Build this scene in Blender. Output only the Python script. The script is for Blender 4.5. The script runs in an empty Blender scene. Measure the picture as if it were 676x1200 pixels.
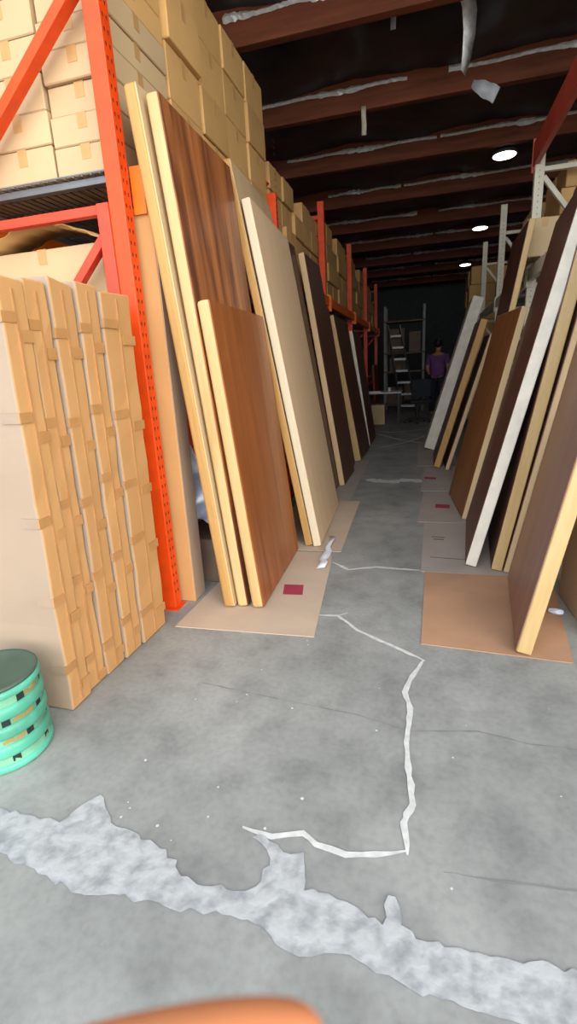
import bpy, bmesh, math, random
from mathutils import Vector, Matrix
random.seed(7)
R = math.radians
S = bpy.context.scene
COL = S.collection

# ------------------------------------------------------------------ camera
CAM_POS = Vector((0.0, 0.0, 1.25))
yaw, pit, rol = R(16.0), R(16.0), R(-3.2)
Fw = Vector((-math.sin(yaw)*math.cos(pit), math.cos(yaw)*math.cos(pit), -math.sin(pit)))
r0 = Vector((math.cos(yaw), math.sin(yaw), 0)); u0 = r0.cross(Fw)
rr = math.cos(rol)*r0 + math.sin(rol)*u0
uu = -math.sin(rol)*r0 + math.cos(rol)*u0
cd = bpy.data.cameras.new('camera'); cam = bpy.data.objects.new('camera', cd); COL.objects.link(cam)
cam.matrix_world = Matrix(((rr.x, uu.x, -Fw.x, CAM_POS.x), (rr.y, uu.y, -Fw.y, CAM_POS.y), (rr.z, uu.z, -Fw.z, CAM_POS.z), (0, 0, 0, 1)))
cd.sensor_fit = 'VERTICAL'; cd.sensor_height = 36.0; cd.lens = 580.0/1200.0*36.0
cd.clip_start = 0.01; cd.clip_end = 200
cd.dof.use_dof = True; cd.dof.focus_distance = 3.0; cd.dof.aperture_fstop = cd.lens/2.4
S.camera = cam

# ------------------------------------------------------------------ world, exposure
w = bpy.data.worlds.new('sky'); S.world = w; w.use_nodes = True
bg = w.node_tree.nodes['Background']
wn, wl = w.node_tree.nodes, w.node_tree.links      # open sky, made brighter to the right behind the camera to light carton sides
wt = wn.new('ShaderNodeTexCoord'); wd = wn.new('ShaderNodeVectorMath'); wd.operation = 'DOT_PRODUCT'
wd.inputs[1].default_value = Vector((0.66, -0.75, 0.03)).normalized()
wm = wn.new('ShaderNodeMapRange'); wm.inputs['From Min'].default_value = -0.15; wm.inputs['From Max'].default_value = 1.0
wm.inputs['To Min'].default_value = 0.9; wm.inputs['To Max'].default_value = 7.0
wc = wn.new('ShaderNodeValToRGB'); wc.color_ramp.elements[0].color = (0.60, 0.80, 1.0, 1); wc.color_ramp.elements[1].color = (1.0, 0.975, 0.92, 1)
wl.new(wt.outputs['Generated'], wd.inputs[0]); wl.new(wd.outputs['Value'], wm.inputs['Value'])
wl.new(wd.outputs['Value'], wc.inputs[0]); wl.new(wc.outputs[0], bg.inputs[0]); wl.new(wm.outputs[0], bg.inputs[1])
S.view_settings.view_transform = 'Standard'; S.view_settings.look = 'None'
S.view_settings.gamma = 1.0; S.view_settings.use_curve_mapping = False
S.view_settings.exposure = 0.0
sd = bpy.data.lights.new('sun', 'SUN'); sd.energy = 13.0; sd.angle = R(.6); sd.color = (1.0, .93, .82)   # added behind the building: bounce off the lit yard lifts the ceiling, doorway stays shaded
sunob = bpy.data.objects.new('sun', sd); COL.objects.link(sunob); sunob.location = (3, 30, 30); sunob.rotation_euler = (R(-42), 0, R(8))
pd = bpy.data.lights.new('doorway_portal', 'AREA'); pd.shape = 'RECTANGLE'; pd.size = 5.2; pd.size_y = 4.0
pd.cycles.is_portal = True
po = bpy.data.objects.new('doorway_portal', pd); COL.objects.link(po)
po.location = (0, 0.72, 2.0); po.rotation_euler = (R(90), 0, 0)

# ------------------------------------------------------------------ materials
def mat(name, col, rough=0.6, metal=0.0, nscale=8.0, namt=0.12, stretch=(1, 1, 1), bump=0.0, rnd=0.0, emit=None, spec=0.4):
    m = bpy.data.materials.new(name); m.use_nodes = True
    nt = m.node_tree; N = nt.nodes; L = nt.links; b = N['Principled BSDF']
    b.inputs['Roughness'].default_value = rough; b.inputs['Metallic'].default_value = metal
    b.inputs['Specular IOR Level'].default_value = spec
    tc = N.new('ShaderNodeTexCoord'); mp = N.new('ShaderNodeMapping'); mp.inputs['Scale'].default_value = stretch
    nz = N.new('ShaderNodeTexNoise'); nz.inputs['Scale'].default_value = nscale; nz.inputs['Detail'].default_value = 5
    rp = N.new('ShaderNodeValToRGB')
    c = Vector(col)
    rp.color_ramp.elements[0].position = 0.3; rp.color_ramp.elements[1].position = 0.7
    rp.color_ramp.elements[0].color = (*(c*(1-namt)), 1); rp.color_ramp.elements[1].color = (*(c*(1+namt)), 1)
    L.new(tc.outputs['Object'], mp.inputs['Vector']); L.new(mp.outputs[0], nz.inputs['Vector']); L.new(nz.outputs['Fac'], rp.inputs[0])
    out = rp.outputs[0]
    if rnd:
        oi = N.new('ShaderNodeObjectInfo'); hs = N.new('ShaderNodeHueSaturation'); mr = N.new('ShaderNodeMapRange')
        mr.inputs['To Min'].default_value = 1-rnd; mr.inputs['To Max'].default_value = 1+rnd
        L.new(oi.outputs['Random'], mr.inputs['Value']); L.new(mr.outputs[0], hs.inputs['Value']); L.new(out, hs.inputs['Color']); out = hs.outputs[0]
    L.new(out, b.inputs['Base Color'])
    if bump:
        bp = N.new('ShaderNodeBump'); bp.inputs['Strength'].default_value = bump; bp.inputs['Distance'].default_value = 0.01
        L.new(nz.outputs['Fac'], bp.inputs['Height']); L.new(bp.outputs[0], b.inputs['Normal'])
    if emit:
        b.inputs['Emission Color'].default_value = (*emit[0], 1); b.inputs['Emission Strength'].default_value = emit[1]
    return m

def wood(name, dark, light, scale=1.0, rough=0.45):
    m = bpy.data.materials.new(name); m.use_nodes = True
    nt = m.node_tree; N = nt.nodes; L = nt.links; b = N['Principled BSDF']; b.inputs['Roughness'].default_value = rough; b.inputs['Specular IOR Level'].default_value = .22
    tc = N.new('ShaderNodeTexCoord'); mp = N.new('ShaderNodeMapping'); mp.inputs['Scale'].default_value = (3*scale, 5*scale, 0.35*scale)
    oi = N.new('ShaderNodeObjectInfo'); ad = N.new('ShaderNodeVectorMath'); ad.operation = 'ADD'
    ml = N.new('ShaderNodeMath'); ml.operation = 'MULTIPLY'; ml.inputs[1].default_value = 30
    L.new(oi.outputs['Random'], ml.inputs[0]); L.new(tc.outputs['Object'], ad.inputs[0]); L.new(ml.outputs[0], ad.inputs[1])
    L.new(ad.outputs[0], mp.inputs['Vector'])
    n1 = N.new('ShaderNodeTexNoise'); n1.inputs['Scale'].default_value = 1.6; n1.inputs['Detail'].default_value = 4; n1.inputs['Distortion'].default_value = 0.6
    n2 = N.new('ShaderNodeTexNoise'); n2.inputs['Scale'].default_value = 14; n2.inputs['Detail'].default_value = 3
    L.new(mp.outputs[0], n1.inputs['Vector']); L.new(mp.outputs[0], n2.inputs['Vector'])
    mx = N.new('ShaderNodeMath'); mx.operation = 'MULTIPLY_ADD'; mx.inputs[1].default_value = 0.3
    L.new(n2.outputs['Fac'], mx.inputs[0]); L.new(n1.outputs['Fac'], mx.inputs[2])
    rp = N.new('ShaderNodeValToRGB'); rp.color_ramp.elements[0].position = 0.45; rp.color_ramp.elements[1].position = 0.85
    rp.color_ramp.elements[0].color = (*dark, 1); rp.color_ramp.elements[1].color = (*light, 1)
    L.new(mx.outputs[0], rp.inputs[0]); L.new(rp.outputs[0], b.inputs['Base Color'])
    return m

def concrete():
    m = bpy.data.materials.new('concrete'); m.use_nodes = True
    nt = m.node_tree; N = nt.nodes; L = nt.links; b = N['Principled BSDF']; b.inputs['Roughness'].default_value = 0.7
    b.inputs['Specular IOR Level'].default_value = 0.3
    tc = N.new('ShaderNodeTexCoord')
    def noise(s, d): 
        n = N.new('ShaderNodeTexNoise'); n.inputs['Scale'].default_value = s; n.inputs['Detail'].default_value = d; L.new(tc.outputs['Object'], n.inputs['Vector']); return n
    a = noise(1.7, 6); c = noise(6.5, 5); e = noise(45, 3)
    rp = N.new('ShaderNodeValToRGB'); rp.color_ramp.elements[0].position = 0.35; rp.color_ramp.elements[1].position = 0.66
    rp.color_ramp.elements[0].color = (.235, .232, .215, 1); rp.color_ramp.elements[1].color = (.330, .322, .298, 1)
    L.new(a.outputs['Fac'], rp.inputs[0])
    r2 = N.new('ShaderNodeValToRGB'); r2.color_ramp.elements[0].position = 0.28; r2.color_ramp.elements[1].position = 0.55
    r2.color_ramp.elements[0].color = (.74, .74, .75, 1); r2.color_ramp.elements[1].color = (1, 1, 1, 1)
    L.new(c.outputs['Fac'], r2.inputs[0])
    mx = N.new('ShaderNodeMix'); mx.data_type = 'RGBA'; mx.blend_type = 'MULTIPLY'; mx.inputs['Factor'].default_value = 1
    L.new(rp.outputs[0], mx.inputs['A']); L.new(r2.outputs[0], mx.inputs['B'])
    r3 = N.new('ShaderNodeValToRGB'); r3.color_ramp.elements[0].position = 0.3; r3.color_ramp.elements[1].position = 0.6
    r3.color_ramp.elements[0].color = (.9, .9, .9, 1); r3.color_ramp.elements[1].color = (1.03, 1.03, 1.03, 1)
    L.new(e.outputs['Fac'], r3.inputs[0])
    m2 = N.new('ShaderNodeMix'); m2.data_type = 'RGBA'; m2.blend_type = 'MULTIPLY'; m2.inputs['Factor'].default_value = 1
    L.new(mx.outputs['Result'], m2.inputs['A']); L.new(r3.outputs[0], m2.inputs['B'])
    L.new(m2.outputs['Result'], b.inputs['Base Color'])
    bp = N.new('ShaderNodeBump'); bp.inputs['Strength'].default_value = 0.15; L.new(e.outputs['Fac'], bp.inputs['Height']); L.new(bp.outputs[0], b.inputs['Normal'])
    return m

def cement():
    m = bpy.data.materials.new('white_cement'); m.use_nodes = True
    nt = m.node_tree; N = nt.nodes; L = nt.links; b = N['Principled BSDF']; b.inputs['Roughness'].default_value = 0.85
    tc = N.new('ShaderNodeTexCoord'); n = N.new('ShaderNodeTexNoise'); n.inputs['Scale'].default_value = 22; n.inputs['Detail'].default_value = 9
    L.new(tc.outputs['Object'], n.inputs['Vector'])
    rp = N.new('ShaderNodeValToRGB'); E_ = rp.color_ramp.elements
    E_[0].position = 0.32; E_[0].color = (.26, .26, .26, 1); E_[1].position = 0.58; E_[1].color = (.42, .415, .41, 1)
    L.new(n.outputs['Fac'], rp.inputs[0]); L.new(rp.outputs[0], b.inputs['Base Color'])
    bp = N.new('ShaderNodeBump'); bp.inputs['Strength'].default_value = 0.5; bp.inputs['Distance'].default_value = 0.01; L.new(n.outputs['Fac'], bp.inputs['Height']); L.new(bp.outputs[0], b.inputs['Normal'])
    return m

M = dict(
    concrete=concrete(), cement=cement(), hairline=mat('hairline_crack', (.20, .195, .18), .9), filler=mat('crack_filler', (.56, .55, .52), .8, nscale=30, namt=.15),
    wall=mat('painted_block', (.30, .30, .29), .9), backwall=mat('dark_back_wall', (.10, .105, .11), .9),
    foil=mat('dark_insulation', (.042, .038, .036), .28, nscale=2.5, namt=.5, bump=.6, spec=.35), beam=mat('redwood_beam', (.20, .054, .021), .7, nscale=5, namt=.3, stretch=(.3, 3, 3)),
    seam=mat('foil_tape', (.86, .85, .81), .4, .15, nscale=20, namt=.2, bump=.4), paper=mat('white_paper', (.72, .74, .78), .7),
    orange=mat('orange_rack_paint', (.72, .060, .004), .42, nscale=12, namt=.12), orangeb=mat('orange_beam_paint', (.80, .15, .008), .42), redo=mat('red_orange_paint', (.68, .055, .022), .45),
    redbeam=mat('dull_red_paint', (.45, .055, .028), .5), cream=mat('cream_rack_paint', (.66, .60, .47), .5), hole=mat('dark_slot', (.10, .012, .004), .8), holec=mat('slot_shadow', (.12, .11, .09), .8),
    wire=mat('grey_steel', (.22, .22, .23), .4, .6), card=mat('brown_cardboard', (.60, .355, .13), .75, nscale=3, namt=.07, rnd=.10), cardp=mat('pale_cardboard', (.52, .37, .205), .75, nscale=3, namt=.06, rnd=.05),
    cardk=mat('pinkish_and_hazed_cardboard', (.34, .245, .172), .7, nscale=3, namt=.05), tapes=mat('amber_tape', (.44, .22, .08), .4), tapek=mat('hazed_tape', (.33, .235, .165), .4), cardo=mat('ochre_cardboard', (.51, .265, .098), .75, nscale=3, namt=.06, rnd=.04), tape=mat('brown_parcel_tape', (.50, .29, .11), .5), tapec=mat('clear_parcel_tape', (.42, .21, .08), .5),
    sheetL=mat('tan_cardboard_sheet', (.50, .38, .28), .8, nscale=4, namt=.07), sheetG=mat('grey_cardboard_sheet', (.36, .30, .26), .8, nscale=4, namt=.07), sheetO=mat('orange_brown_sheet', (.42, .235, .135), .7, nscale=3, namt=.14),
    redprint=mat('red_print', (.34, .035, .065), .7), greyprint=mat('grey_print', (.17, .13, .12), .8),
    pale=wood('pale_pine_edge', (.48, .305, .125), (.59, .41, .20), 2.0), gold=wood('golden_pine_edge', (.40, .212, .064), (.50, .287, .098), 2.0), cream_e=wood('cream_edge', (.64, .53, .37), (.70, .60, .44), 2.0), white_e=mat('white_edge', (.74, .67, .56), .5),
    grey_e=mat('grey_white_edge', (.66, .60, .50), .6), tan_f=wood('tan_face', (.54, .37, .20), (.62, .44, .25), 1.0), cream_f=wood('cream_face', (.72, .50, .30), (.78, .56, .35), 1.0),
    walnut=wood('walnut_face', (.115, .036, .018), (.46, .165, .050), 1.6, .3), chestnut=wood('chestnut_face', (.20, .058, .015), (.37, .120, .032), 1.3, .3),
    choc=wood('chocolate_face', (.085, .032, .020), (.13, .052, .034), 1.0, .4), brown=wood('mid_brown_face', (.17, .066, .022), (.26, .105, .036), 1.0, .4), mauve=wood('mauve_brown_face', (.22, .105, .070), (.30, .150, .105), 1.0, .3),
    green=mat('turquoise_plastic', (.09, .37, .25), .35, nscale=9, namt=.25), greend=mat('recessed_turquoise', (.16, .36, .23), .45, nscale=9, namt=.3), greenlid=mat('dark_green_lid', (.065, .10, .07), .6, nscale=6, namt=.25), dirt=mat('brown_dirt', (.30, .22, .07), .8), black=mat('black_opening', (.012, .02, .018), .8),
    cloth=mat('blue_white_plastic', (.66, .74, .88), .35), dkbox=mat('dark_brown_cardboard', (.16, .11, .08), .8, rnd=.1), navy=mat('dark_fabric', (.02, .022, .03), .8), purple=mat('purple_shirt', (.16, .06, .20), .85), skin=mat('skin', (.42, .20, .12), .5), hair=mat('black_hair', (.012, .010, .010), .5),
    finger=mat('light_tinted_skin', (.64, .215, .085), .5, nscale=40, namt=.1), nail=mat('fingernail', (.70, .30, .18), .3), desk=mat('white_desk_top', (.55, .55, .55), .5), dmetal=mat('dark_metal', (.03, .03, .033), .5, .4), alu=mat('aluminium', (.17, .18, .19), .4, .7),  # finger base colour holds the orange of light passing through skin
    lampbody=mat('lamp_housing', (.10, .10, .10), .5, .5), lamp=mat('lamp_lens', (.9, .9, .9), .4, emit=((1.0, .97, .86), 9.0)), redboard=mat('dull_red_board', (.22, .022, .022), .6), cup=mat('white_mug', (.65, .65, .65), .4),
)

# ------------------------------------------------------------------ helpers
def link(name, bm, mats, parent=None, smooth=False, bevel=0, segs=2):
    me = bpy.data.meshes.new(name); bm.normal_update(); bm.to_mesh(me); bm.free()
    for m in (mats if isinstance(mats, (list, tuple)) else [mats]): me.materials.append(m)
    if smooth:
        for p in me.polygons: p.use_smooth = True
    o = bpy.data.objects.new(name, me); COL.objects.link(o)
    if parent: o.parent = parent
    if bevel:
        b = o.modifiers.new('bevel', 'BEVEL'); b.width = bevel; b.segments = segs; b.limit_method = 'ANGLE'
    return o
def box(bm, x0, x1, y0, y1, z0, z1, mi=0, mx=None):
    vs = [bm.verts.new(v) for v in ((x0,y0,z0),(x1,y0,z0),(x1,y1,z0),(x0,y1,z0),(x0,y0,z1),(x1,y0,z1),(x1,y1,z1),(x0,y1,z1))]
    for f in ((0,3,2,1),(4,5,6,7),(0,1,5,4),(1,2,6,5),(2,3,7,6),(3,0,4,7)):
        bm.faces.new([vs[i] for i in f]).material_index = mi
    if mx is not None: bmesh.ops.transform(bm, matrix=mx, verts=vs)
    return vs
def bar(bm, a, b, wx, wy, mi=0):
    a = Vector(a); b = Vector(b); d = b-a; q = d.to_track_quat('Z', 'Y').to_matrix().to_4x4()
    box(bm, -wx/2, wx/2, -wy/2, wy/2, 0, d.length, mi, Matrix.Translation(a) @ q)
def lathe(bm, prof, n=40, cx=0, cy=0, mi=0, cap=True):
    rings = [[bm.verts.new((cx+r*math.cos(2*math.pi*k/n), cy+r*math.sin(2*math.pi*k/n), z)) for k in range(n)] for r, z in prof]
    for a, b in zip(rings, rings[1:]):
        for k in range(n): bm.faces.new((a[k], a[(k+1)%n], b[(k+1)%n], b[k])).material_index = mi
    if cap:
        bm.faces.new(list(reversed(rings[0]))).material_index = mi; bm.faces.new(rings[-1]).material_index = mi
def tube(bm, pts, r, n=8, mi=0):
    pts = [Vector(p) for p in pts]; rings = []
    for i, p in enumerate(pts):
        d = (pts[min(i+1, len(pts)-1)]-pts[max(i-1, 0)]).normalized(); q = d.to_track_quat('Z', 'Y')
        rings.append([bm.verts.new(p+q @ Vector((r*math.cos(2*math.pi*k/n), r*math.sin(2*math.pi*k/n), 0))) for k in range(n)])
    for a, b in zip(rings, rings[1:]):
        for k in range(n): bm.faces.new((a[k], a[(k+1)%n], b[(k+1)%n], b[k])).material_index = mi
    bm.faces.new(list(reversed(rings[0]))); bm.faces.new(rings[-1])
def tag(o, label, cat, group=None, kind=None):
    o['label'] = label; o['category'] = cat
    if group: o['group'] = group
    if kind: o['kind'] = kind
    return o
def thing(name, label, cat, loc=(0,0,0), rot=(0,0,0), group=None):
    o = bpy.data.objects.new(name, None); COL.objects.link(o); o.empty_display_size = .1
    o.location = loc; o.rotation_euler = rot
    return tag(o, label, cat, group)
def struct(name, bm, m, **k):
    o = link(name, bm, m, **k); o['kind'] = 'structure'; return o
ORD = ['lowest', 'second', 'third', 'fourth', 'fifth', 'sixth', 'seventh', 'eighth', 'ninth', 'tenth', 'eleventh']
NTH = ['first', 'second', 'third', 'fourth', 'fifth', 'sixth', 'seventh', 'eighth']

# ------------------------------------------------------------------ the building
bm = bmesh.new()
N_ = 1
vs = [bm.verts.new(v) for v in ((-9,-14,0),(9,-14,0),(9,23.2,0),(-9,23.2,0))]; bm.faces.new(vs)
def ribbon(pts, width, z, mi, jit=0.25, seed=0, sub=0.03):
    rnd = random.Random(seed); P = []
    for a, b in zip(pts, pts[1:]):
        n = max(2, int(math.dist(a, b)/sub))
        for i in range(n): P.append((a[0]+(b[0]-a[0])*i/n, a[1]+(b[1]-a[1])*i/n))
    P.append(pts[-1]); prev = None
    for i, p in enumerate(P):
        q0 = P[max(i-1, 0)]; q1 = P[min(i+1, len(P)-1)]
        dx, dy = q1[0]-q0[0], q1[1]-q0[1]; l = math.hypot(dx, dy) or 1; nx, ny = -dy/l, dx/l
        e = min(1, .35+.3*min(i, len(P)-1-i)); wv = width/2*e*(1+rnd.uniform(-jit, jit)); ox = rnd.uniform(-jit, jit)*width*.4
        cur = (bm.verts.new((p[0]+nx*(wv+ox), p[1]+ny*(wv+ox), z)), bm.verts.new((p[0]-nx*(wv-ox), p[1]-ny*(wv-ox), z)))
        if prev:
            f = bm.faces.new((prev[0], prev[1], cur[1], cur[0])); f.material_index = mi
        prev = cur
BAND = [(-1.24,0.921),(-1.113,0.921),(-1.018,0.918),(-0.995,0.984),(-0.96,1.033),(-0.906,0.987),(-0.867,0.951),(-0.75,0.921),(-0.664,0.911),(-0.589,0.85),(-0.461,0.845),(-0.389,0.868),(-0.372,0.929),(-0.394,0.971),(-0.443,0.997),(-0.427,1.011),(-0.369,0.992),(-0.327,0.971),(-0.292,0.984),(-0.269,0.885),(-0.208,0.892),(-0.132,0.874),(-0.073,0.849),(-0.065,0.921),(-0.048,0.92),(-0.031,0.859),(0.026,0.836),(0.134,0.84),(0.238,0.846),(0.9,0.86),(0.9,0.70),(0.32,0.727),(0.188,0.731),(0.093,0.732),(-0.008,0.738),(-0.117,0.764),(-0.193,0.762),(-0.247,0.742),(-0.277,0.747),(-0.36,0.783),(-0.448,0.786),(-0.576,0.77),(-0.72,0.771),(-0.806,0.751),(-0.966,0.771),(-1.119,0.799),(-1.327,0.821),(-1.7,0.85),(-1.7,0.96),(-1.44,0.94)]
rj = random.Random(3); BP = []
for a, b in zip(BAND, BAND[1:]+BAND[:1]):
    n = max(1, int(math.dist(a, b)/.02))
    for i in range(n):
        j = 0.0 if i == 0 else 0.009
        BP.append((a[0]+(b[0]-a[0])*i/n+rj.uniform(-j, j), a[1]+(b[1]-a[1])*i/n+rj.uniform(-j, j), .003))
f = bm.faces.new([bm.verts.new(p) for p in BP]); f.normal_update()
if f.normal.z < 0: f.normal_flip()
f.material_index = 1
for i, (pts, wd) in enumerate((
    ([(-0.482,1.021),(-0.392,1.011),(-0.308,1.04),(-0.266,1.015),(-0.182,1.001),(-0.105,1.02),(-0.027,1.048)], .016),
    ([(-0.022,1.037),(-0.037,1.133),(-0.031,1.163),(-0.013,1.202),(-0.033,1.341),(-0.043,1.455),(-0.035,1.638),(-0.06,1.727),(-0.043,1.809),(0.009,1.969)], .019),
    ([(0.017,1.964),(-0.108,2.046),(-0.299,2.169),(-0.424,2.307),(-0.527,2.299)], .018),
    ([(-0.424,2.307),(-0.38,2.345)], .014),
    ([(-0.583,3.038),(-0.462,2.922),(-0.296,2.988),(-0.015,2.97)], .022),
    ([(-0.651,5.547),(-0.393,5.434),(-0.2,5.52),(-0.003,5.471)], .14),
    ([(-0.968,9.929),(-0.65,9.624),(0.005,10.0)], .05), ([(-0.956,9.597),(-0.41,8.598),(0.01,8.179)], .05), ([(-0.697,7.807),(-0.289,8.392),(0.008,9.176)], .045))):
    ribbon(pts, wd, .0025+.0002*i, 2, .28, i)
for i, pts in enumerate(([(-0.897,1.636),(-0.528,1.593),(-0.221,1.562),(-0.039,1.511)], [(-0.028,1.513),(0.197,1.559),(0.356,1.529),(0.7,1.534)], [(0.068,1.012),(0.19,1.017),(0.308,1.027),(0.5,1.045)])):
    ribbon(pts, .004, .0012, 3, .8, 20+i)
for i in range(26):  # specks of dry cement
    x, y = rj.uniform(-.9, .5), rj.uniform(.9, 2.3); s = rj.uniform(.002, .006)
    bmesh.ops.create_circle(bm, cap_ends=True, radius=s, segments=7, matrix=Matrix.Translation((x, y, .002)))
    bm.faces.ensure_lookup_table(); bm.faces[-1].material_index = 2
struct('floor', bm, [M['concrete'], M['cement'], M['filler'], M['hairline']])

def wallbox(name, *b, m='wall'):
    q = bmesh.new(); box(q, *b); return struct(name, q, M[m])
wallbox('wall_left', -2.95, -2.75, .75, 23, 0, 4.6)
wallbox('wall_right', 2.45, 2.65, .75, 23, 0, 4.6)
wallbox('wall_back', -2.95, 2.65, 23, 23.2, 0, 4.6, m='backwall')
wallbox('wall_front', -2.75, 2.45, .78, .95, 4.36, 4.6)
# crinkled insulation ceiling
q = bmesh.new(); nx, ny = 30, 110; g = []
for j in range(ny+1):
    row = []
    for i in range(nx+1):
        x = -2.95+5.6*i/nx; y = .75+22.45*j/ny
        row.append(q.verts.new((x, y, 4.445 + rj.uniform(-.018, .018) - .03*math.sin(x*3.1+y))))
    g.append(row)
for j in range(ny):
    for i in range(nx): q.faces.new((g[j][i], g[j+1][i], g[j+1][i+1], g[j][i+1]))
o = struct('ceiling', q, M['foil'], smooth=True); so = o.modifiers.new('thickness', 'SOLIDIFY'); so.thickness = .12; so.offset = -1
ybeam = [3.4, 5.35, 6.98, 8.72, 10.6, 12.55, 14.6, 16.8, 18.85, 21.3]
for i, y in enumerate(ybeam):
    q = bmesh.new(); box(q, -2.75, 2.45, y, y+.10, 4.16, 4.50)
    b = struct('ceiling_beam', q, M['beam'], bevel=.006)
    rs = random.Random(40+i)
    # crinkled foil strips taped along the camera side of the beam
    for (xa, xb) in (((-2.4, -.30), (.15, 2.3)) if i % 3 == 2 else ((-2.2, .05), (.1, 2.2)) if i % 3 == 0 else ((-1.9, -.55), (-.5, 2.3))):
        q = bmesh.new(); prev = None; n = 46
        for k in range(n+1):
            x = xa+(xb-xa)*k/n; h = .020+.026*max(0, math.sin(k*.21+i))*rs.random()
            zc = 4.385+.006*math.sin(k*.3+i)+rs.uniform(-.003, .003); t = rs.uniform(.006, .03)
            cur = [q.verts.new((x, y-.004, zc+h)), q.verts.new((x, y-.012-t, zc)), q.verts.new((x, y-.004, zc-h))]
            if prev:
                for a in (0, 1): q.faces.new((prev[a], prev[a+1], cur[a+1], cur[a]))
            prev = cur
        s = link('foil_strip', q, M['seam'], b)
# things dangling from the ceiling
def dangling(name, label, cat, path, wd, m, tw=.0):
    q = bmesh.new(); prev = None
    for k, (x, y, z) in enumerate(path):
        a = tw*k; dx, dy = math.cos(a)*wd/2, math.sin(a)*wd/2
        cur = (q.verts.new((x-dx, y-dy, z)), q.verts.new((x+dx, y+dy, z)))
        if prev: q.faces.new((prev[0], prev[1], cur[1], cur[0]))
        prev = cur
    o = link(name, q, M[m], smooth=True); s = o.modifiers.new('thickness', 'SOLIDIFY'); s.thickness = .003
    return tag(o, label, cat)
dangling('hanging_strip', 'narrow pale strip hanging below the first beam above the aisle', 'strip', [(-.80, 6.97, 4.19), (-.80, 6.965, 4.1), (-.795, 6.97, 4.0), (-.80, 6.98, 3.90)], .055, 'cream', .05)
dangling('hanging_strip', 'short pale strip dangling from the ceiling at the top edge of the photo', 'strip', [(-.39, 5.9, 4.50), (-.385, 5.9, 4.42), (-.39, 5.9, 4.36), (-.39, 5.89, 4.30)], .05, 'paper')
q = bmesh.new(); prev = None
for k in range(9):
    a = k/8; x = .41+.25*a; z = 4.205-.15*a-.03*a*a; y = 6.965-.10*a+.012*math.sin(k*1.7); wd_ = .035+.05*math.sin(min(1, a*1.6)*math.pi/2)
    cur = (q.verts.new((x-.45*wd_, y, z-wd_)), q.verts.new((x+.35*wd_, y-.02, z+wd_*.55)))
    if prev: q.faces.new((prev[0], prev[1], cur[1], cur[0]))
    prev = cur
o = link('paper_scrap', q, M['paper'], smooth=True); so = o.modifiers.new('thickness', 'SOLIDIFY'); so.thickness = .003
tag(o, 'crumpled white paper scrap dangling behind the first beam', 'paper')
dangling('torn_foil', 'long torn sheet of bluish insulation foil hanging from the ceiling', 'foil', [(.17, 5.6, 4.47), (.24, 5.7, 4.40), (.29, 5.8, 4.28), (.30, 5.9, 4.15), (.285, 5.95, 4.0), (.26, 5.97, 3.88)], .15, 'seam', .25)
# high bay lamps
for i, (x, y) in enumerate(((1.02, 9.06), (1.08, 13.4), (1.06, 18.0))):
    t = thing('high_bay_lamp', ['round high bay lamp glowing brightest, nearest the doorway', 'middle one of three glowing round ceiling lamps', 'farthest and smallest glowing round ceiling lamp'][i], 'lamp', (x, y, 4.12), group='ceiling lamps in a row')
    q = bmesh.new(); lathe(q, [(.17, .0), (.175, .02), (.15, .05), (.08, .09), (.06, .15), (.02, .16)], 28); link('housing', q, M['lampbody'], t, smooth=True)
    q = bmesh.new(); lathe(q, [(.15, -.012), (.16, -.006), (.16, .002)], 28); link('lens', q, M['lamp'], t)
    q = bmesh.new(); tube(q, [(0, 0, .155), (0, 0, .40)], .006); link('suspension_rod', q, M['lampbody'], t)

# ------------------------------------------------------------------ racks
def upright(x_front, side, y, top, m, mh, label, holes_to=None, bare=False):
    """post pair joined by struts; side = -1 the rear post lies to -X"""
    t = thing('rack_upright', label, 'rack upright', (x_front, y, 0))
    for dx in (0, side*1.03):
        q = bmesh.new(); box(q, dx-.04, dx+.04, 0, .07, 0.006, top)
        if dx == 0 and holes_to:
            s = -side; n = int(holes_to/.05)
            for k in range(n):
                z = .1+k*.05
                for yy in (.018, .046):
                    xa = s*.0403; v = [q.verts.new((xa, yy+a, z+b)) for a, b in ((-.0055, .007), (.0055, .007), (.0035, -.009), (-.0035, -.009))]
                    q.faces.new(v).material_index = 1
                if m == 'cream' or True:
                    v = [q.verts.new((-.018+a if False else a*1.0, -.0004, z+b)) for a, b in ((-.004, .005), (.004, .005), (.003, -.006), (-.003, -.006))]
                    if bare: q.faces.new(v).material_index = 1
        link('post', q, [M[m], M[mh]], t, bevel=.004)
        q = bmesh.new(); box(q, dx-.06, dx+.06, -.02, .09, 0, .006); link('foot_plate', q, M[m], t)
    return t
def strut(t, a, b, m, wx=.045, wy=.04):
    q = bmesh.new(); bar(q, a, b, wx, wy); link('strut', q, M[m], t, bevel=.003)
def load_beam(x, y0, y1, z, h, m, label, face):
    t = thing('load_beam', label, 'rack beam', (x, y0, z))
    q = bmesh.new(); box(q, -.025, .025, 0.01, y1-y0-.01, 0, h); link('beam', q, M[m], t, bevel=.004)
    for yy in (0.0, y1-y0-.012):
        q = bmesh.new(); box(q, -.032, .032, yy, yy+.012, -.05, h+.03); link('end_connector', q, M[m], t)
    return t
LX = -1.365
ys = [2.24, 4.76, 7.0, 9.45, 11.8, 14.2]
names = ['front orange rack upright with punched slots beside the tall cartons', 'orange rack upright hidden behind the pale leaning slabs', 'first orange rack upright seen beyond the leaning slabs on the left', 'second orange rack upright seen beyond the leaning slabs on the left', 'third orange rack upright from the slabs on the left, in shadow', 'farthest orange rack upright on the left, beside the desk end']
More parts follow.
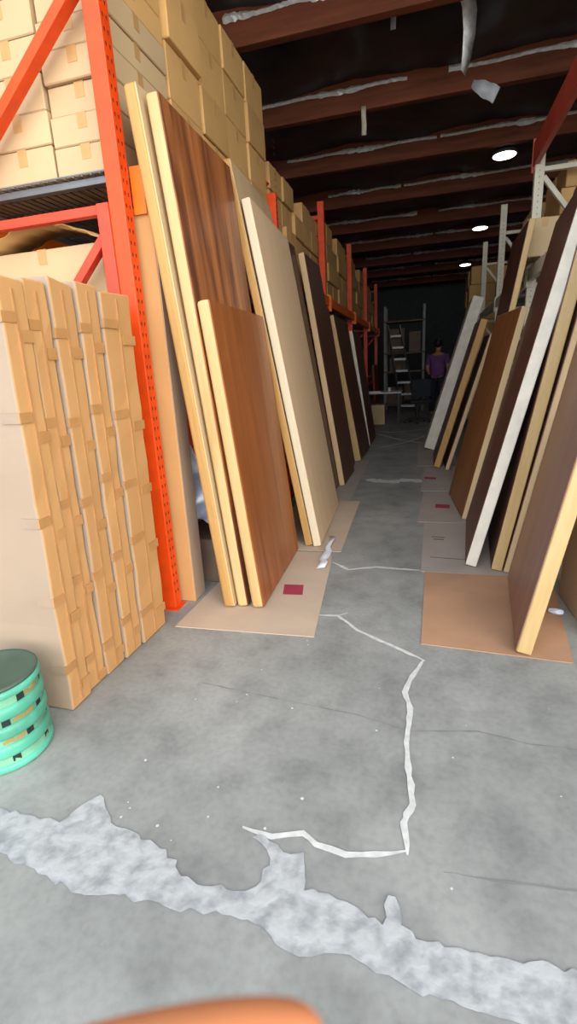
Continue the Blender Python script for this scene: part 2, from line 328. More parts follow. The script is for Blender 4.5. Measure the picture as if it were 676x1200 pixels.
for i, y in enumerate(ys):
    t = upright(LX, -1, y, 2.75 if i == 1 else 3.28, 'orange', 'hole', names[i], holes_to=3.15 if i < 2 else 0)
    zz = 2.0
    strut(t, (-.04, .035, zz), (-.99, .035, zz), 'redo')
    strut(t, (-.04, .035, 2.86), (-.99, .035, 2.08), 'orange', .06, .045)
    strut(t, (-.06, .035, 1.93), (-.99, .035, 1.0), 'redo')
    strut(t, (-.04, .035, .95), (-.99, .035, .95), 'redo')
    strut(t, (-.04, .035, .88), (-.99, .035, .15), 'redo')
    strut(t, (-.04, .035, 3.1), (-.99, .035, 3.1), 'redo')
    if i == 0:
        q = bmesh.new(); box(q, -.105, -.042, -.005, .065, .006, 2.02); link('post_reinforcement', q, M['redo'], t, bevel=.004)
ORDB = ['front', 'second', 'third', 'fourth', 'fifth']
for i in range(5):
    load_beam(LX+.065, ys[i]+.09, ys[i+1]-.02, 2.03, .115, 'orangeb', 'orange load beam on the aisle side of the %s left rack bay' % ORDB[i], 1)
    load_beam(LX-1.03, ys[i]+.08, ys[i+1]-.01, 2.03, .115, 'orangeb', 'orange load beam on the wall side of the %s left rack bay' % ORDB[i], 1)
    t = thing('wire_deck', 'grey wire deck under the cartons in the %s left rack bay' % ORDB[i], 'rack deck', (LX-1.0, ys[i]+.10, 2.148))
    q = bmesh.new(); W, Ln = 1.02, ys[i+1]-ys[i]-.16
    for k in range(12 if i else 22): 
        x = W*k/((12 if i else 22)-1); box(q, x-.003, x+.003, 0, Ln, .028, .034)
    for k in range(14): y = Ln*k/13; box(q, 0, W, y-.003, y+.003, .034, .040)
    link('wire_mesh', q, M['wire'], t)
    for k in range(3):
        q = bmesh.new(); y = .05+(Ln-.1)*k/2; box(q, 0, W, y-.02, y+.02, -.003, .028); link('cross_channel', q, M['wire'], t, bevel=.003)
ZD = 2.19
# right rack
RX = .93
ry = [3.15, 5.55, 7.93, 10.25]
rn = ['cream rack upright on the right hidden beside the leaning slabs', 'nearest cream rack upright on the right with a dull red beam at its top', 'second cream rack upright on the right with short braces', 'farthest pale rack upright on the right beside stacked cartons']
for i, y in enumerate(ry):
    t = upright(RX, 1, y, [3.05, 3.03, 3.2, 3.22][i], 'cream', 'holec', rn[i], holes_to=2.95, bare=True)
    for z0 in (2.86, 1.9, .9):
        strut(t, (.04, .035, z0), (.99, .035, z0), 'cream'); strut(t, (.04, .035, z0-.06), (.70, .035, z0-.90), 'cream')
for i in range(3):
    load_beam(RX-.02, ry[i]+.08, ry[i+1]-.01, 1.93, .11, 'cream', 'cream load beam low on the aisle side of the %s right rack bay' % ORDB[i], -1)
    load_beam(RX+1.03, ry[i]+.08, ry[i+1]-.01, 1.93, .11, 'cream', 'cream load beam low on the wall side of the %s right rack bay' % ORDB[i], -1)
    t = thing('wire_deck', 'grey wire deck under the cartons in the %s right rack bay' % ORDB[i], 'rack deck', (RX, ry[i]+.09, 2.05))
    q = bmesh.new(); Ln = ry[i+1]-ry[i]-.12
    for k in range(12): x = 1.03*k/11; box(q, x-.003, x+.003, 0, Ln, .020, .026)
    for k in range(14): y = Ln*k/13; box(q, -.01, 1.04, y-.003, y+.003, .026, .032)
    link('wire_mesh', q, M['wire'], t)
    for k in range(3):
        q = bmesh.new(); y = .05+(Ln-.1)*k/2; box(q, 0, 1.03, y-.02, y+.02, -.009, .020); link('cross_channel', q, M['wire'], t, bevel=.003)
load_beam(RX-.03, ry[0]+.08, ry[1]+.07, 2.90, .19, 'redbeam', 'dull red load beam high on the right rack running towards the camera', -1)

# ------------------------------------------------------------------ cartons on the racks
def carton_mesh(sx, sy, sz, key, cache={}):
    k = (round(sx, 3), round(sy, 3), round(sz, 3))
    if k not in cache:
        q = bmesh.new(); box(q, 0, sx, 0, sy, 0, sz)
        bmesh.ops.bevel(q, geom=list(q.edges), offset=.005, segments=1, affect='EDGES')
        a = bpy.data.meshes.new('carton'); q.to_mesh(a); q.free()
        q = bmesh.new(); tw = .05   # tape band over the seam, down both ends
        box(q, sx/2-tw/2, sx/2+tw/2, -.0012, sy+.0012, sz-.001, sz+.0012)
        box(q, sx/2-tw/2, sx/2+tw/2, -.0015, .002, sz-min(.07, sz*.5), sz); box(q, sx/2-tw/2, sx/2+tw/2, sy-.002, sy+.0015, sz-min(.07, sz*.5), sz)
        box(q, sx-.002, sx+.0015, sy*.5-tw/2, sy*.5+tw/2, sz-min(.09, sz*.55), sz); box(q, -.0015, .002, sy*.5-tw/2, sy*.5+tw/2, sz-min(.09, sz*.55), sz)
        b = bpy.data.meshes.new('tape'); q.to_mesh(b); q.free(); b.materials.append(M['tape'])
        cache[k] = (a, b, {})
    a, b, per = cache[k]
    if key not in per:
        c = a.copy(); c.materials.clear(); c.materials.append(M[key]); per[key] = c
    return per[key], b
def carton(x0, y0, z0, sx, sy, sz, label, group, m='card', tape=True, rz=0.0, name='carton'):
    a, b = carton_mesh(sx, sy, sz, m)
    o = bpy.data.objects.new(name, a); COL.objects.link(o); o.location = (x0, y0, z0); o.rotation_euler[2] = rz
    tag(o, label, 'carton', group)
    if tape: t = bpy.data.objects.new('tape', b); COL.objects.link(t); t.parent = o
    return o
# front bay, end column of flat cartons facing the door: three stacks side by side
zs = [.125]*4+[.115, .125, .125, .24, .24]
XC = [(-1.735, .34, 'nearest the orange post'), (-2.09, .345, 'in the middle stack'), (-2.445, .33, 'in the stack by the wall')]
for ci, (x, sx, wh) in enumerate(XC):
    z = ZD
    for k, h in enumerate(zs if ci != 1 else [.15, .14, .15, .14, .15, .14, .24, .24]):
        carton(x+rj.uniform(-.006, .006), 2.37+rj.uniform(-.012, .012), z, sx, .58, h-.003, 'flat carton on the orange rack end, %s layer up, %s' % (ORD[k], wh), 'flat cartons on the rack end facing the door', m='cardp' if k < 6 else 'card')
        z += h
# front bay, aisle side
cols = [(2.99, .43), (3.43, .43), (3.87, .43), (4.31, .43)]
for ci, (y, sy) in enumerate(cols):
    z = ZD
    for k in range(5):
        h = [.27, .265, .27, .265, .25][k] if ci % 2 == 0 else [.25, .275, .265, .27, .26][k]
        carton(-1.80+rj.uniform(-.012, .012)+(.015 if (k+ci) % 3 == 0 else 0), y, z, .40, sy-.008, h-.003, 'aisle-side carton on the orange rack, %s layer up, %s column from the door' % (ORD[k], NTH[ci]), 'cartons on the aisle side of the front left bay')
        z += h
# further bays on the left
def bay(x0, sx, ya, n, sy, layers, h, what, group, m='card', jit=.02, tape=False, side=''):
    for ci in range(n):
        z = ZD if x0 < 0 else 2.085
        top = layers-(1 if (ci*7+layers) % 3 == 0 and ci else 0)
        for k in range(top):
            carton(x0+rj.uniform(-jit, jit), ya+ci*sy, z, sx, sy-.02, h-.004, 'brown carton in the %s, %s layer up, %s column from the door' % (what, ORD[k], NTH[ci]), group, m, tape)
            z += h
bay(-1.84, .44, 4.90, 5, .41, 4, .215, 'second left rack bay', 'cartons in the second left bay', tape=True)
bay(-1.84, .44, 7.15, 5, .44, 4, .245, 'third left rack bay', 'cartons in the third left bay')
bay(-1.84, .44, 9.6, 4, .52, 4, .24, 'fourth left rack bay', 'cartons in the fourth left bay')
bay(-1.84, .44, 11.95, 4, .53, 3, .28, 'fifth left rack bay', 'cartons in the fifth left bay')
# lower level, big cartons on the floor inside the rack
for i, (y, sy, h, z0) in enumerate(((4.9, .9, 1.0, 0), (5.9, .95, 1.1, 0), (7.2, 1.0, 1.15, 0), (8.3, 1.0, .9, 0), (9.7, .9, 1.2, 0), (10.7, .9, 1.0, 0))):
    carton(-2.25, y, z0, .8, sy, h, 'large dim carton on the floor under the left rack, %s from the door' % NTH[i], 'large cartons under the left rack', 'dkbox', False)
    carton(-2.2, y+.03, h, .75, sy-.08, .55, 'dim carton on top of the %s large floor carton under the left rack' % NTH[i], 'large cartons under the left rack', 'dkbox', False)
# right rack
bay(1.17, .62, 5.72, 5, .43, 4, .215, 'second right rack bay', 'cartons in the second right bay')
bay(1.17, .62, 8.08, 5, .43, 3, .22, 'third right rack bay', 'cartons in the third right bay')
carton(.80, 5.18, 2.085, .28, .33, .30, 'small carton with pale tape above the dark leaning slabs on the right', None, 'cardp')
for ci in range(3):
    z = 0
    for k in range(9):
        h = .34; carton(.80+rj.uniform(-.02, .02), 11.6+ci*.55, z, .50, .52, h-.005, 'brown carton in the tall stack past the right rack, %s layer up, %s column back' % (ORD[k], NTH[ci]), 'tall carton stack beyond the right rack', 'card', False); z += h
# ------------------------------------------------------------------ tall cartons on the left
def tall(y, d, x1, h, label, seed, rz=0.0, tilt=.022, wx=.75, marks=True):
    rs = random.Random(seed)
    t = thing('tall_carton', label, 'carton', (x1, y, 0.0), (0, tilt, rz), 'tall cartons standing left of the orange post')
    t.location.z = 0.003+wx*0
    q = bmesh.new(); box(q, -wx, 0, 0, d, 0, h); q.faces.ensure_lookup_table(); q.faces[2].material_index = 1; q.faces[4].material_index = 1  # broad faces use a paler copy: front light and haze put into the colour
    bmesh.ops.subdivide_edges(q, edges=[e for e in q.edges if abs(e.verts[0].co.z-e.verts[1].co.z) > .5], cuts=12)
    for v in q.verts:
        if .05 < v.co.z < h-.05: v.co.x += rs.uniform(-.004, .004); v.co.y += rs.uniform(-.003, .003)
        if v.co.z > h-.02: v.co.z += rs.uniform(-.012, .012)
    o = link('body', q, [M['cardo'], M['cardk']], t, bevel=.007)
    n = 5
    for k in range(n):
        z = h*(k+.55+rs.uniform(-.12, .12))/n
        q = bmesh.new(); box(q, -.003, .0045, -.004, d*.45, z-.017, z+.017); box(q, -.07, 0, -.0035, .003, z-.018, z+.018, 1)  # tape end on the broad face is paler too, same haze in its colour
        link('tape', q, [M['tapes'], M['tapek']], t)
        z -= rs.uniform(.05, .12)
        q = bmesh.new(); box(q, -.003, .0045, d*.6, d+.003, z-.02, z+.02); link('tape', q, M['tapes'], t)
    q = bmesh.new(); box(q, -.002, .005, d*.5-.004, d*.5+.004, .02, h-.03); link('flap_seam', q, M['tapec'], t)
    return t
tl = ['nearest tall brown carton, broad face to the camera, behind the green bucket', 'second tall brown carton in the row left of the orange post', 'middle tall brown carton in the row left of the orange post', 'fourth tall brown carton in the row left of the orange post', 'tall brown carton right against the foot of the orange post']
for i, (y, d, x, h) in enumerate(((1.364, .118, -1.318, 1.575), (1.492, .105, -1.331, 1.58), (1.605, .125, -1.322, 1.60), (1.738, .125, -1.313, 1.61), (1.872, .21, -1.302, 1.60))):
    tall(y, d, x, h, tl[i], i)
# big pale carton inside the rack, behind the red strut
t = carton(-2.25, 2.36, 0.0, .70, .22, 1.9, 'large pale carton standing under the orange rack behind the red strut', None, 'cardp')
q = bmesh.new(); prev = None   # sagging sheet of brown board lying on top
for k in range(25):
    x = -2.27+.74*k/24; z = 1.908+.10*math.sin(k/24*math.pi)+.006*math.sin(k*1.9)
    cur = (q.verts.new((x, 2.345, z)), q.verts.new((x, 2.6, z+.01)))
    if prev: q.faces.new((prev[0], prev[1], cur[1], cur[0]))
    prev = cur
o = link('cardboard_sheet', q, M['card'], smooth=True); s = o.modifiers.new('thickness', 'SOLIDIFY'); s.thickness = .006
tag(o, 'bowed brown cardboard sheet lying on the large pale carton under the wire deck', 'cardboard')
# wrapped panel just behind the post
t = thing('wrapped_panel', 'tall wrapped panel with pale pink side standing behind the orange post', 'panel', (-1.255, 2.345, 0.0))
q = bmesh.new(); box(q, -.10, 0, 0, .13, 0, 2.015); link('body', q, M['cardo'], t, bevel=.006)
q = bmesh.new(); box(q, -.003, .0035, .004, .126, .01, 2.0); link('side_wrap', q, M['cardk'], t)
# blue white plastic and the dark carton under it
q = bmesh.new(); nx, ny = 18, 26; g = []
for j in range(ny+1):
    row = []
    for i in range(nx+1):
        a = i/nx; b = j/ny
        row.append(q.verts.new((-1.50+.36*a+.03*math.sin(b*9+a*5), 2.62+.07*math.sin(a*7+b*11)*(.5+b)+.03*math.sin(b*17), max(.30, .34+.62*(1-b)+.10*a*b-.25*a*(1-b)))))
    g.append(row)
for j in range(ny):
    for i in range(nx): q.faces.new((g[j][i], g[j][i+1], g[j+1][i+1], g[j+1][i]))
o = link('plastic_wrap', q, M['cloth'], smooth=True); s = o.modifiers.new('thickness', 'SOLIDIFY'); s.thickness = .004
tag(o, 'crumpled blue white plastic wrap stuffed behind the leaning golden slab', 'plastic')
carton(-1.50, 2.62, 0, .30, .50, .28, 'dark brown carton on the floor below the blue white plastic', None, 'dkbox', False)

# ------------------------------------------------------------------ leaning slabs
def slab(side, B, ang, lean, L, W, T, face, edge, label, group, name='wood_slab', rb=.008):
    """side -1: leans to the left rack, face looks right; +1 the mirror. B = near face corner on the floor."""
    t = thing(name, label, 'wood slab', (B[0], B[1], .0055+T*math.sin(R(lean))), (0, side*R(lean), -R(ang)), group)
    q = bmesh.new(); a, b = sorted((0, side*T)); box(q, a, b, 0, W, 0, L)
    link('core', q, M[edge], t, bevel=rb, segs=3)
    q = bmesh.new(); a, b = sorted((-side*.0025, side*.004)); box(q, a, b, .006, W-.004, .006, L-.006)
    link('face_veneer', q, M[face], t)
    return t
GL = 'slabs leaning on the left rack'; GR = 'slabs leaning on the right rack'
slab(-1, (-.998, 2.292), -1.5, 5.4, 2.47, .99, .060, 'tan_f', 'gold', 'tallest golden edged slab, leftmost of the slabs leaning on the left', GL, rb=.016)
slab(-1, (-.926, 2.314), -1.5, 5.1, 2.43, .90, .060, 'walnut', 'pale', 'tall walnut faced slab with pale rounded edge behind the short one', GL, rb=.016)
slab(-1, (-.835, 2.308), -2.0, 5.6, 1.585, .92, .064, 'chestnut', 'pale', 'short chestnut faced slab with pale rounded edge, foremost on the left', GL, rb=.018)
slab(-1, (-.785, 3.31), -3.0, 9.3, 2.53, 1.0, .05, 'tan_f', 'gold', 'tall tan slab standing just behind the cream faced slab', GL, rb=.01)
slab(-1, (-.718, 3.301), -3.0, 9.1, 2.30, 1.12, .055, 'cream_f', 'cream_e', 'cream faced slab with whitish edge leaning past the chestnut slab', GL, rb=.01)
slab(-1, (-.905, 4.80), 0, 9.0, 2.42, .40, .06, 'choc', 'choc', 'dark chocolate slab directly beyond the cream faced slab', GL)
slab(-1, (-.842, 5.214), 0, 8.6, 2.36, .75, .06, 'choc', 'tan_f', 'tall dark slab with tan edge in the gap past the cream slab', GL)
slab(-1, (-.90, 6.05), 0, 8.6, 1.97, .40, .045, 'choc', 'tan_f', 'thin tan edged slab between two dark slabs on the left', GL)
slab(-1, (-.847, 6.662), 0, 9.9, 1.9, 1.1, .085, 'choc', 'pale', 'dark faced slab with pale yellow edge, second from the far end on the left', GL)
slab(-1, (-.862, 7.991), 0, 8.4, 1.78, .9, .055, 'choc', 'grey_e', 'farthest slab on the left, greyish white edge', GL)
slab(1, (.397, 2.080), 5.7, 10.2, 2.2, .82, .062, 'mauve', 'pale', 'nearest slab on the right, broad golden edge and mauve brown face', GR)
slab(1, (.468, 2.997), 5.0, 10.3, 2.2, .9, .030, 'mauve', 'tan_f', 'thin tan slab squeezed behind the nearest slab on the right', GR, rb=.004)
slab(1, (.398, 3.014), 5.0, 9.8, 2.25, .9, .062, 'choc', 'pale', 'pale yellow edged slab between the white edged and thin tan slabs', GR)
slab(1, (.253, 3.062), 4.1, 12.8, 2.12, .96, .066, 'choc', 'white_e', 'dark chocolate slab with clean white edge leaning on the right', GR)
slab(1, (.293, 4.061), -5.0, 12.3, 1.62, .82, .045, 'brown', 'tan_f', 'shorter mid brown slab with thin tan edge and square top on the right', GR, rb=.004)
slab(1, (.40, 4.95), 0, 9.3, 2.36, .9, .05, 'choc', 'pale', 'tall cream edged slab rising behind the shorter mid brown slab', GR)
slab(1, (.222, 6.05), 0, 15.8, 1.55, .7, .045, 'choc', 'tan_f', 'low tan edged slab just left of the mid brown slab foot', GR)
slab(1, (.094, 6.19), 0, 15.6, 1.72, .8, .075, 'choc', 'gold', 'narrow golden edged slab, second from the far end on the right', GR)
slab(1, (-.025, 7.521), 0, 16.3, 2.11, .7, .145, 'grey_e', 'grey_e', 'farthest slab on the right, thick greyish white edge', GR)

# ------------------------------------------------------------------ cardboard on the floor
def sheet(pts, z, m, label, prints=(), group='cardboard sheets on the floor'):
    q = bmesh.new(); f = q.faces.new([q.verts.new((x, y, 0)) for x, y in pts]); f.normal_update()
    if f.normal.z < 0: f.normal_flip()
    r = bmesh.ops.extrude_face_region(q, geom=[f]); bmesh.ops.translate(q, vec=(0, 0, .004), verts=[v for v in r['geom'] if isinstance(v, bmesh.types.BMVert)])
    bmesh.ops.recalc_face_normals(q, faces=q.faces)
    o = link('cardboard_sheet', q, M[m]); o.location.z = z; tag(o, label, 'cardboard', group)
    for pp, pm in prints:
        q = bmesh.new(); f = q.faces.new([q.verts.new((x, y, .0046)) for x, y in pp]); f.normal_update()
        if f.normal.z < 0: f.normal_flip()
        link('printed_mark', q, M[pm], o)
    return o
sheet([(-1.235, 2.055), (-.502, 2.076), (-.591, 3.022), (-.62, 3.2), (-1.21, 3.2)], .0005, 'sheetL', 'tan cardboard sheet with a red printed square under the left front slabs',
      [([(-.808, 2.640), (-.69, 2.650), (-.665, 2.515), (-.78, 2.505)], 'redprint')])
sheet([(-.56, 3.23), (-.60, 4.6), (-1.2, 4.6), (-1.2, 3.24)], .0005, 'sheetL', 'tan cardboard sheet under the foot of the cream faced slab')
sheet([(-.70, 4.65), (-.74, 6.75), (-1.2, 6.75), (-1.2, 4.65)], .0005, 'sheetG', 'dim cardboard sheet under the dark slabs on the left')
sheet([(-.003, 2.102), (.618, 2.055), (.72, 2.95), (.011, 2.95)], .0005, 'sheetO', 'orange brown cardboard sheet under the nearest right slab')
sheet([(-.014, 2.955), (.64, 2.955), (.60, 3.96), (-.001, 3.975)], .0005, 'sheetG', 'greyish cardboard sheet with faint grey print on the right of the aisle',
      [([(.057, 3.632), (.147, 3.622), (.145, 3.60), (.056, 3.61)], 'greyprint'), ([(.066, 3.58), (.14, 3.575), (.14, 3.55), (.066, 3.555)], 'greyprint'), ([(.043, 3.21), (.263, 3.19), (.262, 3.175), (.043, 3.195)], 'greyprint')])
sheet([(-.054, 3.985), (.55, 3.985), (.5, 4.99), (-.016, 4.987)], .0005, 'sheetG', 'greyish cardboard sheet with a small red print beside the mid brown slab',
      [([(.093, 4.535), (.218, 4.523), (.213, 4.40), (.091, 4.41)], 'redprint')])
sheet([(-.042, 5.03), (.5, 5.03), (.45, 6.27), (-.016, 6.244)], .0005, 'sheetG', 'greyish cardboard sheet with a faded red print before the golden edged slab',
      [([(-.013, 5.69), (.117, 5.661), (.115, 5.561), (-.012, 5.591)], 'redprint')])
sheet([(-.10, 6.32), (.4, 6.32), (.35, 8.3), (-.13, 8.2)], .0005, 'sheetG', 'farthest cardboard sheet on the right under the thick greyish slab')
# scrap of clear plastic on the cardboard joint
q = bmesh.new(); prev = None
for k in range(9):
    a = k/8; x = -.665-.02*a+.012*math.sin(k*2.1); y = 2.9+.62*a; z = .008+.012*abs(math.sin(k*1.3))
    cur = (q.verts.new((x+.0, y, z)), q.verts.new((x+.055-.02*a, y+.0, z+.012*math.cos(k))))
    if prev: q.faces.new((prev[0], prev[1], cur[1], cur[0]))
    prev = cur
o = link('plastic_scrap', q, M['paper'], smooth=True); s = o.modifiers.new('thickness', 'SOLIDIFY'); s.thickness = .002; s.offset = 1
tag(o, 'whitish strip of plastic film lying at the end of the left cardboard', 'plastic')
q = bmesh.new(); bmesh.ops.create_icosphere(q, subdivisions=2, radius=.03)
for v in q.verts: v.co = Vector((v.co.x*1.2, v.co.y*.8, v.co.z*.45))*random.Random(int(v.co.x*1e4)).uniform(.75, 1.15)
o = link('paper_scrap', q, M['cloth']); o.location = (.645, 2.50, .018); tag(o, 'small bluish white scrap on the floor behind the nearest right slab', 'scrap')
carton(.735, 2.235, 0.0, .17, .50, .95, 'pale carton standing behind the nearest right slab at the photo edge', None, 'cardk', True, 0.05)

# ------------------------------------------------------------------ green bucket
t = thing('slotted_bucket', 'round turquoise green slotted plastic bucket with dark lid on the floor', 'bucket', (-1.43, 1.15, 0))
rad = .150; Hb = .30
q = bmesh.new(); lathe(q, [(rad*.97, 0), (rad*.985, .01), (rad*.96, .03), (rad*.95, Hb*.5), (rad*.95, Hb-.03), (rad*.97, Hb-.005)], 64)
for i in range(4):
    z0 = (.043, .112, .181, .250)[i]
    for k in range(7):
        box(q, rad*.93, rad*.958, -.013, .013, z0-.010, z0+.014, 1, Matrix.Rotation(2*math.pi*k/7+.42*i+.35, 4, 'Z'))
    for k in range(8):
        box(q, rad*.93, rad*.9565, -.008, .008, z0-.006+.003*math.sin(k), z0+.006+.006*math.sin(k*1.3), 2, Matrix.Rotation(-1.0+.3*i+k*.06, 4, 'Z'))
link('body', q, [M['greend'], M['black'], M['dirt']], t)
for i, z in enumerate((.014, .078, .147, .216, .282)):
    q = bmesh.new(); h = .046 if 0 < i < 4 else .030
    lathe(q, [(rad*.955, z-h/2), (rad*1.0, z-h/2+.004), (rad*1.02, z-h/4), (rad*1.025, z+h/4), (rad*1.0, z+h/2-.003), (rad*.955, z+h/2)], 64, cap=False)
    link('rib', q, M['green'], t, smooth=True)
q = bmesh.new(); lathe(q, [(rad*.98, Hb-.004), (rad*1.0, Hb+.004), (rad*.97, Hb+.010), (rad*.90, Hb+.006), (.002, Hb+.004)], 64); link('lid', q, M['greenlid'], t, smooth=True)

# ------------------------------------------------------------------ far end of the aisle
t = thing('desk', 'small desk with a white edged top at the far end of the aisle', 'desk', (-.86, 11.2, 0))
q = bmesh.new(); box(q, -.55, .33, -.35, .35, .655, .69); link('desk_top', q, M['desk'], t, bevel=.004)
for x in (-.5, .28):
    for y in (-.31, .31):
        q = bmesh.new(); bar(q, (x, y, 0), (x, y, .655), .035, .035); link('leg', q, M['dmetal'], t)
q = bmesh.new(); lathe(q, [(.028, 0), (.034, .01), (.036, .085), (.032, .085), (.03, .012), (.002, .01)], 24); o = link('mug', q, M['cup'], smooth=True); o.location = (-.78, 11.05, .69); tag(o, 'white mug standing on the far desk', 'mug')
q = bmesh.new(); box(q, -.13, .13, -.09, .09, 0, .02); o = link('paper_stack', q, M['paper']); o.location = (-1.08, 11.0, .69); tag(o, 'low stack of white paper on the far desk', 'paper')
carton(-1.22, 11.0, 0, .34, .4, .42, 'beige carton under the far desk', None, 'cardp', False)
t = thing('office_chair', 'black office chair on a five star base beside the far desk', 'chair', (-.20, 11.2, 0), (0, 0, R(200)))
q = bmesh.new(); box(q, -.23, .23, -.22, .22, .42, .49); link('seat', q, M['navy'], t, bevel=.03, segs=3)
q = bmesh.new(); box(q, -.21, .21, .20, .26, .55, .92); link('backrest', q, M['navy'], t, bevel=.028, segs=3)
q = bmesh.new(); bar(q, (0, .19, .44), (0, .25, .62), .06, .02); link('back_bracket', q, M['dmetal'], t)
q = bmesh.new(); lathe(q, [(.03, .09), (.03, .25), (.018, .25), (.018, .42)], 16); link('gas_column', q, M['dmetal'], t)
for k in range(5):
    a = 2*math.pi*k/5; q = bmesh.new(); bar(q, (0, 0, .10), (.27*math.cos(a), .27*math.sin(a), .065), .04, .03); g_ = link('leg', q, M['dmetal'], t)
    q = bmesh.new(); bmesh.ops.create_uvsphere(q, u_segments=12, v_segments=8, radius=.03, matrix=Matrix.Translation((.27*math.cos(a), .27*math.sin(a), .03))); link('caster', q, M['dmetal'], g_)
t = thing('step_ladder', 'pale aluminium ladder leaning on the shelving at the far end', 'ladder', (-.78, 13.2, 0))
for s in (-.19, .19):
    q = bmesh.new(); bar(q, (.34+s, 0, 0), (-.10+s*.75, .75, 2.20), .025, .06); link('rail', q, M['alu'], t)
for k in range(7):
    f_ = (k+.7)/7.6; q = bmesh.new(); s = .19*(1-.25*f_); x = .34-.44*f_; bar(q, (x-s, .75*f_, 2.20*f_), (x+s, .75*f_, 2.20*f_), .03, .05); link('rung', q, M['alu'], t)
t = thing('storage_shelf', 'dark storage shelf with a pale post at the far end of the aisle', 'shelf', (-.62, 14.2, 0))
for x in (-.5, .5):
    for y in (0, .5):
        q = bmesh.new(); bar(q, (x, y, 0), (x, y, 2.7), .06, .04); link('post', q, M['wall'], t)
for z in (.15, 1.02, 1.5, 2.3):
    q = bmesh.new(); box(q, -.53, .53, -.03, .53, z, z+.04); link('shelf_board', q, M['dkbox'], t)
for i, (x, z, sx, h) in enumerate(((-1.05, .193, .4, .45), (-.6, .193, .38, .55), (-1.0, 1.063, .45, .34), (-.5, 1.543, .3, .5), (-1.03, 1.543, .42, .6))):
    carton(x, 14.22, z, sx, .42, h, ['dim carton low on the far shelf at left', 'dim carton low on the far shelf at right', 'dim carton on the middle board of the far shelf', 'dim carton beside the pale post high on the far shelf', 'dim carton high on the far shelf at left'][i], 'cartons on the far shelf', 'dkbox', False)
q = bmesh.new(); box(q, 0, .05, 0, 1.0, 0, 1.25); o = link('red_board', q, M['redboard'], bevel=.004); o.location = (-1.22, 12.3, 0); o.rotation_euler = (0, -.05, 0); tag(o, 'dull red board standing by the rack behind the far desk', 'board')

# person standing at the far end
def skin(name, verts, edges, radii, m, parent, sub=2, root=0):
    me = bpy.data.meshes.new(name); me.from_pydata(verts, edges, []); me.materials.append(m)
    o = bpy.data.objects.new(name, me); COL.objects.link(o); o.parent = parent
    o.modifiers.new('skin', 'SKIN')
    for i, r in enumerate(radii):
        v = me.skin_vertices[0].data[i]; v.radius = r if isinstance(r, tuple) else (r, r); v.use_root = (i == root)
    s = o.modifiers.new('sub', 'SUBSURF'); s.levels = sub; s.render_levels = sub
    o.modifiers['skin'].use_smooth_shade = True
    return o
p = thing('person', 'person in a purple shirt and dark trousers standing at the far end of the aisle', 'person', (.22, 12.6, 0), (0, 0, R(165)))
V = [(0,0,.93),(0,0,1.08),(0,0,1.25),(0,-.01,1.38),(0,-.01,1.46),(0,-.03,1.53),(0,-.035,1.60),(0,-.03,1.67),
     (.09,0,.88),(.10,-.02,.50),(.11,.02,.09),(.11,-.12,.035),(-.09,0,.88),(-.10,0,.50),(-.11,.03,.09),(-.12,-.11,.035),
     (.19,0,1.36),(.24,.01,1.10),(.20,-.15,.92),(.18,-.22,.88),(-.19,0,1.36),(-.25,.02,1.10),(-.21,-.13,.90),(-.19,-.20,.86)]
Eg = [(0,1),(1,2),(2,3),(3,4),(4,5),(5,6),(6,7),(0,8),(8,9),(9,10),(10,11),(0,12),(12,13),(13,14),(14,15),(3,16),(16,17),(17,18),(18,19),(3,20),(20,21),(21,22),(22,23)]
rd = [(.10,.08),(.12,.09),(.15,.10),(.13,.09),.055,.06,.085,.08,.09,.065,.042,.035,.09,.065,.042,.035,.062,.045,.033,.032,.062,.045,.033,.032]
skin('body', V, Eg, rd, M['skin'], p)
skin('shirt', [(0,0,.84),(0,0,1.1),(0,0,1.25),(0,-.01,1.40),(.19,0,1.37),(.235,.008,1.16),(-.19,0,1.37),(-.24,.012,1.16)], [(0,1),(1,2),(2,3),(3,4),(4,5),(3,6),(6,7)], [(.20,.15),(.18,.135),(.185,.135),(.14,.10),.078,.066,.078,.066], M['purple'], p)
skin('trousers', [(0,0,1.0),(.09,0,.88),(.10,-.01,.50),(.11,.02,.08),(-.09,0,.88),(-.10,0,.50),(-.11,.03,.08)], [(0,1),(1,2),(2,3),(0,4),(4,5),(5,6)], [(.165,.125),.105,.08,.065,.105,.08,.065], M['navy'], p)
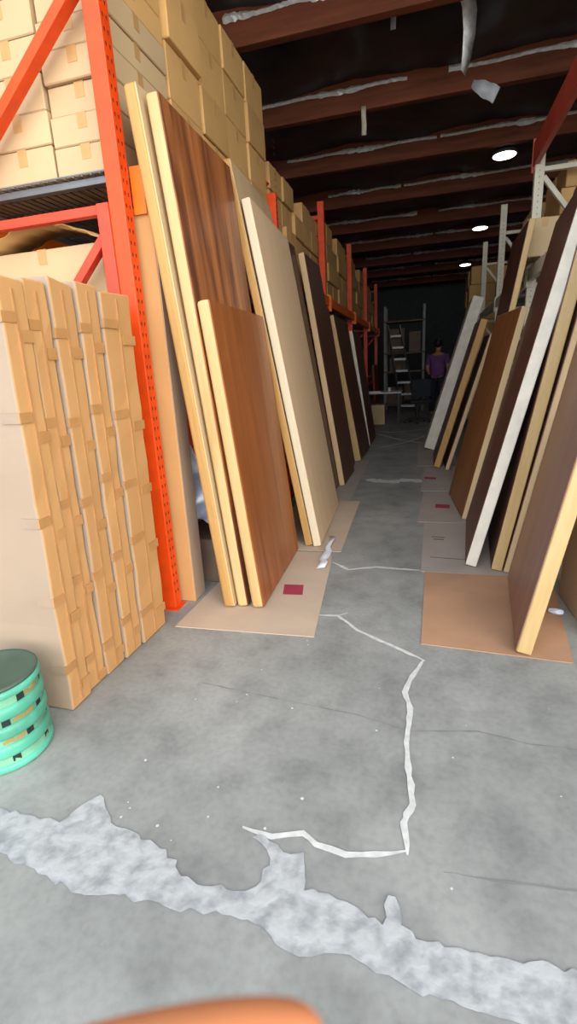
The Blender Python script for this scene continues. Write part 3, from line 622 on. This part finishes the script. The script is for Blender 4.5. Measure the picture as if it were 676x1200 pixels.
q = bmesh.new(); bmesh.ops.create_uvsphere(q, u_segments=20, v_segments=12, radius=.105, matrix=Matrix.Translation((0, -.005, 1.66)) @ Matrix.Diagonal((.92, 1.1, 1.0, 1)))
bmesh.ops.delete(q, geom=[v for v in q.verts if v.co.y < -.05 and v.co.z < 1.69], context='VERTS'); link('hair', q, M['hair'], p, smooth=True)

# ------------------------------------------------------------------ photographer's hand, one finger creeping into the lens
hx, hy, hz = -.032, .056, 1.25-.1245
hnd = thing('hand', "photographer's blurred orange fingertip covering the bottom edge of the photo", 'hand', (hx, hy, hz))
D = Vector((1, .27, .20)).normalized()
def P3(l, y, z): return tuple(D*l+Vector((0, y, z)))
V = [P3(-.115, -.03, -.035), P3(-.085, -.015, -.022), P3(-.055, 0, -.008), P3(-.030, .002, -.004), P3(-.008, 0, -.0005), P3(.008, 0, -.001), P3(.018, 0, -.004)]
rad_ = [(.022, .015), (.020, .013), .0098, .0088, .0090, .0084, .0065]
Eg = [(i, i+1) for i in range(6)]
for k, (ln, dy) in enumerate(((.030, -.022), (.028, -.042), (.022, -.060))):
    b0 = len(V); V += [P3(-.070, dy, -.030-.004*k), P3(-.040, dy-.003, -.034-.004*k), P3(-.022+ln*.1, dy-.004, -.050-.003*k), P3(-.036, dy-.004, -.066)]
    rad_ += [.0105, .0092, .0086, .0072]; Eg += [(1, b0), (b0, b0+1), (b0+1, b0+2), (b0+2, b0+3)]
b0 = len(V); V += [P3(-.085, .012, -.052), P3(-.058, .020, -.066), P3(-.034, .016, -.070)]; rad_ += [.013, .0105, .0085]; Eg += [(0, b0), (b0, b0+1), (b0+1, b0+2)]
b0 = len(V); V += [P3(-.17, -.06, -.09)]; rad_ += [(.024, .019)]; Eg += [(0, b0)]
skin('palm_and_fingers', V, Eg, rad_, M['finger'], hnd, 2)
q = bmesh.new(); bmesh.ops.create_uvsphere(q, u_segments=14, v_segments=8, radius=.006, matrix=Matrix.Translation(Vector(P3(.014, -.0065, .001))) @ Matrix.Diagonal((1.1, .35, .8, 1))); link('fingernail', q, M['nail'], hnd, smooth=True)
